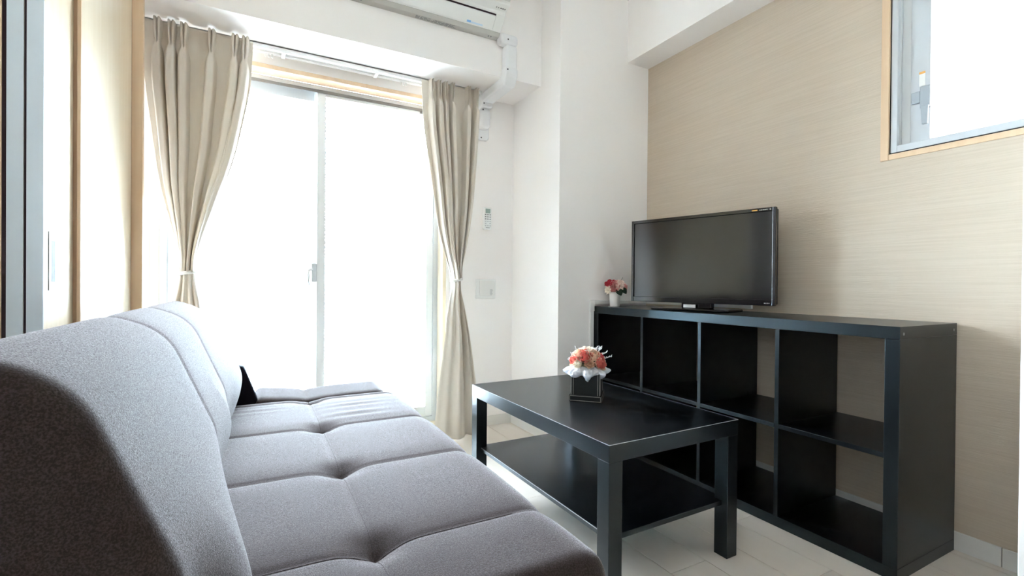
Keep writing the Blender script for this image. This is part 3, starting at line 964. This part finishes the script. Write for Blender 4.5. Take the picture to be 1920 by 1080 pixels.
curtain('curtain', 'beige pinch-pleated curtain tied back at the closet end of the balcony window',
        [(2.034, -0.437), (1.80, -0.437), (1.33, -0.380), (1.03, -0.309), (0.928, -0.292), (0.82, -0.328), (0.45, -0.395), (0.012, -0.43)],
        [(2.034, -0.018), (1.80, -0.028), (1.465, -0.092), (1.207, -0.177), (1.03, -0.234), (0.928, -0.246), (0.82, -0.229), (0.45, -0.16), (0.012, -0.10)],
        [0.125, 0.245, 0.355, 0.605, 0.825, 0.925], 0.928,
        [(0.15, 0.14, 0.05), (0.45, 0.12, 0.05), (0.68, 0.08, 0.05), (0.9, 0.09, 0.05)], 2.588, 3)
curtain('curtain', 'beige pinch-pleated curtain tied back beside the wall remote control',
        [(2.034, 0.808), (1.79, 0.816), (1.53, 0.861), (1.20, 0.911), (0.989, 0.972), (0.913, 0.992), (0.743, 0.961), (0.437, 0.921), (0.195, 0.893), (0.012, 0.876)],
        [(2.034, 1.160), (1.69, 1.144), (1.308, 1.112), (1.118, 1.078), (0.96, 1.037), (0.913, 1.030), (0.741, 1.074), (0.487, 1.118), (0.262, 1.152), (0.012, 1.180)],
        [0.145, 0.27, 0.375, 0.50, 0.775, 0.925], 0.913,
        [(0.22, 0.30, 0.065), (0.52, 0.14, 0.060), (0.80, 0.09, 0.055), (0.95, 0.05, 0.045)], 2.588, 8)


# ------------------------------------------------------------------ flowers
def petal(mb, base, out, up, w, h, cup, n=4):
    """one cupped petal: base point, outward dir, up dir"""
    out, up = Vector(out).normalized(), Vector(up).normalized()
    side = up.cross(out).normalized()
    rows = []
    for i in range(n + 1):
        t = i / n
        row = []
        for j in range(n + 1):
            s = (j / n - 0.5) * 2
            ww = w * math.sin(math.pi * (0.18 + 0.62 * t)) * s
            p = Vector(base) + side * ww + up * h * (t - 0.10 * s * s * t) + out * (cup * math.sin(math.pi * t * 0.8) - 0.35 * w * s * s * (0.4 + 0.6 * t) + 0.35 * cup * max(0, t - 0.75) * 4)
            row.append(p)
        rows.append(row)
    mb.grid(rows)


def rose_mesh(r, seed, layers=((0.18, 3, 0.95), (0.42, 4, 0.85), (0.70, 5, 0.62), (0.95, 6, 0.34))):
    rnd = random.Random(seed)
    mb = MB()
    # tight spiral bud
    rows = []
    for i in range(5):
        z = r * (-0.2 + 0.85 * i / 4)
        row = []
        for k in range(22):
            a = k / 21 * 4.2 * math.pi
            rr = r * (0.05 + 0.30 * k / 21) * (0.6 + 0.45 * i / 4)
            row.append((rr * math.cos(a), rr * math.sin(a), z - 0.12 * r * k / 21))
        rows.append(row)
    mb.grid(rows)
    mb.outer = 10 ** 9
    for li, (rad, n, lift) in enumerate(layers):
        if li == len(layers) - 1:
            mb.outer = len(mb.f)
        for k in range(n):
            a = 2 * math.pi * (k + rnd.uniform(-0.15, 0.15)) / n + rad * 5
            o = Vector((math.cos(a), math.sin(a), 0))
            tilt = 1 - lift
            upd = Vector((0, 0, 1)) * (0.55 + 0.45 * lift) + o * tilt * 0.9
            petal(mb, o * r * rad * 0.45 + Vector((0, 0, -0.5 * r)), o, upd, r * (0.34 + 0.34 * rad), r * (0.75 + 0.4 * lift), r * 0.28)
    return mb


def daisy_mesh(r, seed):
    mb = MB()
    rnd = random.Random(seed)
    for ring, n, el in ((1.0, 9, 0.25), (0.8, 8, 0.6), (0.55, 6, 0.95)):
        for k in range(n):
            a = 2 * math.pi * (k + rnd.uniform(-0.2, 0.2)) / n + ring
            o = Vector((math.cos(a), math.sin(a), 0))
            upd = o * math.cos(el) + Vector((0, 0, 1)) * math.sin(el)
            petal(mb, o * r * 0.08 + Vector((0, 0, -0.25 * r)), Vector((0, 0, 1)) - o * 0.3, upd, r * 0.24, r * ring, r * 0.10, 3)
    return mb


ROSES = {}


def flower(parent, kind, material, loc, r, nrm, spin, rim=None):
    key = (kind, material.name, rim.name if rim else '')
    nrm = Vector(nrm).normalized()
    if key not in ROSES:
        mb = rose_mesh(1.0, 5) if kind == 'rose' else daisy_mesh(1.0, 9)
        o = build(kind, mb, material, parent, smooth=True, world=False)
        if rim:
            o.data.materials.append(rim)
            for p in o.data.polygons:
                if p.index >= mb.outer:
                    p.material_index = 1
        ROSES[key] = o.data
    else:
        o = link(kind, ROSES[key], None, parent)
    o.location = loc
    o.scale = (r, r, r)
    q = nrm.to_track_quat('Z', 'Y')
    o.rotation_euler = (q.to_matrix() @ Matrix.Rotation(spin, 3, 'Z')).to_euler()
    return o


def leaf(parent, base, tip, width, up, material=None, name='leaf'):
    base, tip, up = Vector(base), Vector(tip), Vector(up)
    d = tip - base
    side = d.cross(up).normalized()
    nn = side.cross(d).normalized()
    rows = []
    for i in range(9):
        t = i / 8
        w = width * (math.sin(math.pi * min(1, t * 0.92 + 0.08)) ** 0.75)
        row = []
        for j in range(5):
            s = (j - 2) / 2
            row.append(base + d * t + side * w * s + nn * (0.18 * d.length * math.sin(math.pi * t) + 0.25 * w * abs(s)))
        rows.append(row)
    mb = MB().grid(rows)
    o = build(name, mb, material or M_LEAF, parent, smooth=True, world=False)
    md = o.modifiers.new('leaf_thickness', 'SOLIDIFY')
    md.thickness = 0.0006
    return o


# --- black flower box on the coffee table
FB = thing('flower_box', 'black square box of coral and peach fabric roses on the coffee table', 'flower arrangement', (1.128, 1.478, 0.4506), rotz=-0.76)
hw = 0.0545
build('box_body', MB().box(-hw, hw, -hw, hw, 0.003, 0.106), M_BOX, FB, 0.0008, world=False)
bp_ = build('plinth', MB().box(-hw - 0.006, hw + 0.006, -hw - 0.006, hw + 0.006, 0, 0.023), M_BOX, FB, 0.0008, world=False)
lw = 0.0008
mbl = MB()
for (ax, sgn) in (('y', -1), ('x', 1), ('x', -1), ('y', 1)):
    d = (hw + 0.006) * sgn
    a, b = -(hw + 0.0035), hw + 0.0035
    for (u0, u1, z0, z1) in ((a, b, 0.0195, 0.0195 + 2 * lw), (a, b, 0.002, 0.002 + 2 * lw), (a, a + 2 * lw, 0.002, 0.021), (b - 2 * lw, b, 0.002, 0.021)):
        if ax == 'y':
            mbl.box(u0, u1, d - 0.0004, d + 0.0004, z0, z1)
        else:
            mbl.box(d - 0.0004, d + 0.0004, u0, u1, z0, z1)
build('plinth_stitching', mbl, M_BOXLINE, bp_, world=False)
mbl = MB()
for (ax, sgn) in (('y', -1), ('x', 1), ('x', -1), ('y', 1)):
    d = hw * sgn
    for u in (-hw + 0.0006, -hw + 0.008, hw - 0.0022, hw - 0.0096):
        if ax == 'y':
            mbl.box(u, u + 2 * lw, d - 0.0004, d + 0.0004, 0.0235, 0.106)
        else:
            mbl.box(d - 0.0004, d + 0.0004, u, u + 2 * lw, 0.0235, 0.106)
build('edge_stitching', mbl, M_BOXLINE, FB, world=False)
# tulle ruffle gathered around the rim
rows = []
for i in range(13):
    t = i / 12
    row = []
    for j in range(120):
        f2 = 2 * math.pi * j / 120
        lobe = math.sin(8 * f2 + 0.7) + 0.5 * math.sin(13 * f2 + 2.1)
        crk = 0.6 * math.sin(21 * f2 + 6 * t) + 0.4 * math.sin(33 * f2 - 9 * t)
        bulge = math.sin(math.pi * min(1.0, t * 1.08))
        r_ = 0.047 + 0.028 * bulge + (0.0075 * lobe + 0.004 * crk) * (0.3 + bulge) + 0.006 * t
        z_ = 0.128 - 0.046 * t + 0.0055 * math.sin(7 * f2 + 1.9) * (0.4 + t) + 0.004 * crk * bulge
        row.append((r_ * math.cos(f2), r_ * math.sin(f2), z_))
    rows.append(row)
tu = build('tulle_ruffle', MB().grid(rows, closed_u=True), M_TULLE, FB, smooth=True, world=False)
dome_c = Vector((0, 0, 0.120))
# (azimuth in the box's own frame, elevation, material, radius); -90deg faces the camera side
spots = [(-96, 48, M_CORAL, 0.024, 'r'), (-150, 28, M_CORAL, 0.019, 'r'), (-135, 55, M_PEACH, 0.021, 'r'), (-45, 45, M_PEACH, 0.024, 'r'),
         (-28, 22, M_CORAL, 0.024, 'r'), (0, 40, M_RED, 0.020, 'r'), (-90, 80, M_CREAM, 0.023, 'r'), (180, 45, M_BLUSH, 0.021, 'r'),
         (-75, 22, M_PEACH, 0.015, 'r'), (60, 50, M_BLUSH, 0.022, 'r'), (110, 35, M_CORAL, 0.021, 'r'), (150, 62, M_PEACH, 0.019, 'r'),
         (-115, 62, M_RED, 0.014, 'r'), (30, 20, M_PEACH, 0.020, 'r'), (75, 18, M_RED, 0.018, 'r'), (-120, 18, M_CREAM, 0.014, 'r')]
for az, el, mm, r_, _ in spots:
    a, e = math.radians(az), math.radians(el)
    n_ = Vector((math.cos(a) * math.cos(e), math.sin(a) * math.cos(e), math.sin(e)))
    p = dome_c + Vector((n_.x * 0.062, n_.y * 0.062, n_.z * 0.066))
    flower(FB, 'rose', mm, p, r_ * 1.16, n_, az * 0.1, M_PEACH if (mm is M_CORAL and az not in (-96,)) else None)
for az, el in ((-105, 25), (-60, 28), (-130, 35), (20, 45), (-160, 50), (130, 40), (90, 20)):
    a, e = math.radians(az), math.radians(el)
    n_ = Vector((math.cos(a) * math.cos(e), math.sin(a) * math.cos(e), math.sin(e)))
    b_ = dome_c + n_ * 0.050
    leaf(FB, b_, b_ + n_ * 0.026 + Vector((0, 0, -0.004)), 0.009, (0, 0, 1), mat('sage_leaf', (0.16, 0.17, 0.11, 1), 0.6, 0.3))
fill = MB()
rows = []
for i in range(7):
    th = math.pi / 2 * i / 6
    rows.append([(0.052 * math.cos(th) * math.cos(f2), 0.052 * math.cos(th) * math.sin(f2), 0.107 + 0.055 * math.sin(th)) for f2 in [2 * math.pi * k / 16 for k in range(16)]])
build('moss_filler', fill.grid(rows, closed_u=True), mat('sage_leaf', (0.16, 0.17, 0.11, 1), 0.6, 0.3), FB, smooth=True, world=False)
rnd = random.Random(4)
for az, el, L in ((-170, 62, 0.058), (-140, 70, 0.05), (-20, 68, 0.060), (0, 58, 0.062), (10, 45, 0.066), (5, 32, 0.070), (-165, 30, 0.045), (40, 60, 0.06), (-178, 45, 0.05)):
    a, e = math.radians(az), math.radians(el)
    n_ = Vector((math.cos(a) * math.cos(e), math.sin(a) * math.cos(e), math.sin(e)))
    mbf = MB()
    side = n_.cross(Vector((0, 0, 1))).normalized()
    spine = [dome_c + n_ * (0.045 + 0.85 * L * t) + side * 0.016 * math.sin(t * 5 + az) * t + Vector((0, 0, -0.012 * t * t)) for t in [k / 8 for k in range(9)]]
    mbf.tube(spine, 0.0009, 5, rad=[0.0011 - 0.0006 * k / 8 for k in range(9)])
    for k in range(2, 9):
        for s in (-1, 1, -0.6, 0.5):
            d = (side * s * rnd.uniform(0.006, 0.013) + n_ * rnd.uniform(0.002, 0.008) + Vector((0, 0, rnd.uniform(-0.004, 0.006))))
            mbf.tube([spine[k], spine[k] + d * 0.6 + Vector((0, 0, 0.001)), spine[k] + d], 0.0008, 4, rad=[0.0010, 0.0008, 0.0004])
    build('feather_sprig', mbf, M_FEATHER, FB, world=False)

# --- white vase on the cube shelf
VB = thing('flower_vase', 'small white vase of pink and cream flowers on the black shelf', 'flower arrangement', (1.772, 2.075, 0.7702), rotz=-0.5)
build('vase', MB().lathe([(0.0001, 0.0), (0.024, 0.0), (0.0262, 0.003), (0.0285, 0.04), (0.0310, 0.082), (0.0285, 0.082), (0.0265, 0.06), (0.0001, 0.058)]), M_POT, VB, smooth=True, world=False)
build('floral_foam', MB().lathe([(0.0001, 0.092), (0.02, 0.088), (0.0275, 0.074), (0.0001, 0.070)]), mat('sage_leaf', (0.16, 0.17, 0.11, 1), 0.6, 0.3), VB, smooth=True, world=False)
vc = Vector((0, 0, 0.098))
for dx, dy, dz, mm, r_, kind, n_ in (
        (-0.010, -0.022, 0.014, M_PINK, 0.027, 'rose', (-0.3, -1, 0.35)),
        (-0.030, 0.004, 0.034, M_RED, 0.026, 'rose', (-0.5, -0.4, 0.9)),
        (0.030, -0.012, 0.036, M_BLUSH, 0.027, 'flower_head', (0.2, -0.7, 0.8)),
        (0.022, -0.026, 0.014, M_BLUSH, 0.027, 'flower_head', (0.25, -1, 0.2)),
        (-0.042, -0.012, -0.004, M_CREAM, 0.026, 'flower_head', (-1, -0.6, 0.1)),
        (0.058, -0.002, 0.016, M_PINK, 0.017, 'rose', (1, -0.5, 0.3)),
        (0.005, 0.025, 0.036, M_PINK, 0.024, 'rose', (0.1, 0.4, 1)),
        (0.035, 0.024, 0.018, M_CREAM, 0.024, 'flower_head', (0.6, 1, 0.5)),
        (-0.02, 0.030, 0.010, M_BLUSH, 0.024, 'rose', (-0.4, 1, 0.5))):
    flower(VB, 'rose' if kind == 'rose' else 'flower_head', mm, vc + Vector((dx, dy, dz)), r_, n_, dx * 50)
leaf(VB, vc + Vector((0.008, -0.020, 0.0)), vc + Vector((0.028, -0.040, -0.036)), 0.019, (0, -1, 0.2))
leaf(VB, vc + Vector((0.028, -0.014, 0.004)), vc + Vector((0.058, -0.030, -0.026)), 0.017, (0.3, -1, 0.2))
leaf(VB, vc + Vector((0.030, 0.0, 0.01)), vc + Vector((0.066, -0.006, -0.010)), 0.015, (0.5, -1, 0.4))
build('twig', MB().tube([vc + Vector((0.03, 0.0, 0.04)), vc + Vector((0.042, -0.002, 0.066))], 0.001, 5), M_LEAF, VB, world=False)

# fine print and stitching: too small to pick apart
for o in scene.objects:
    if o.type == 'MESH' and ('print' in o.name or 'stitching' in o.name):
        o['kind'] = 'stuff'
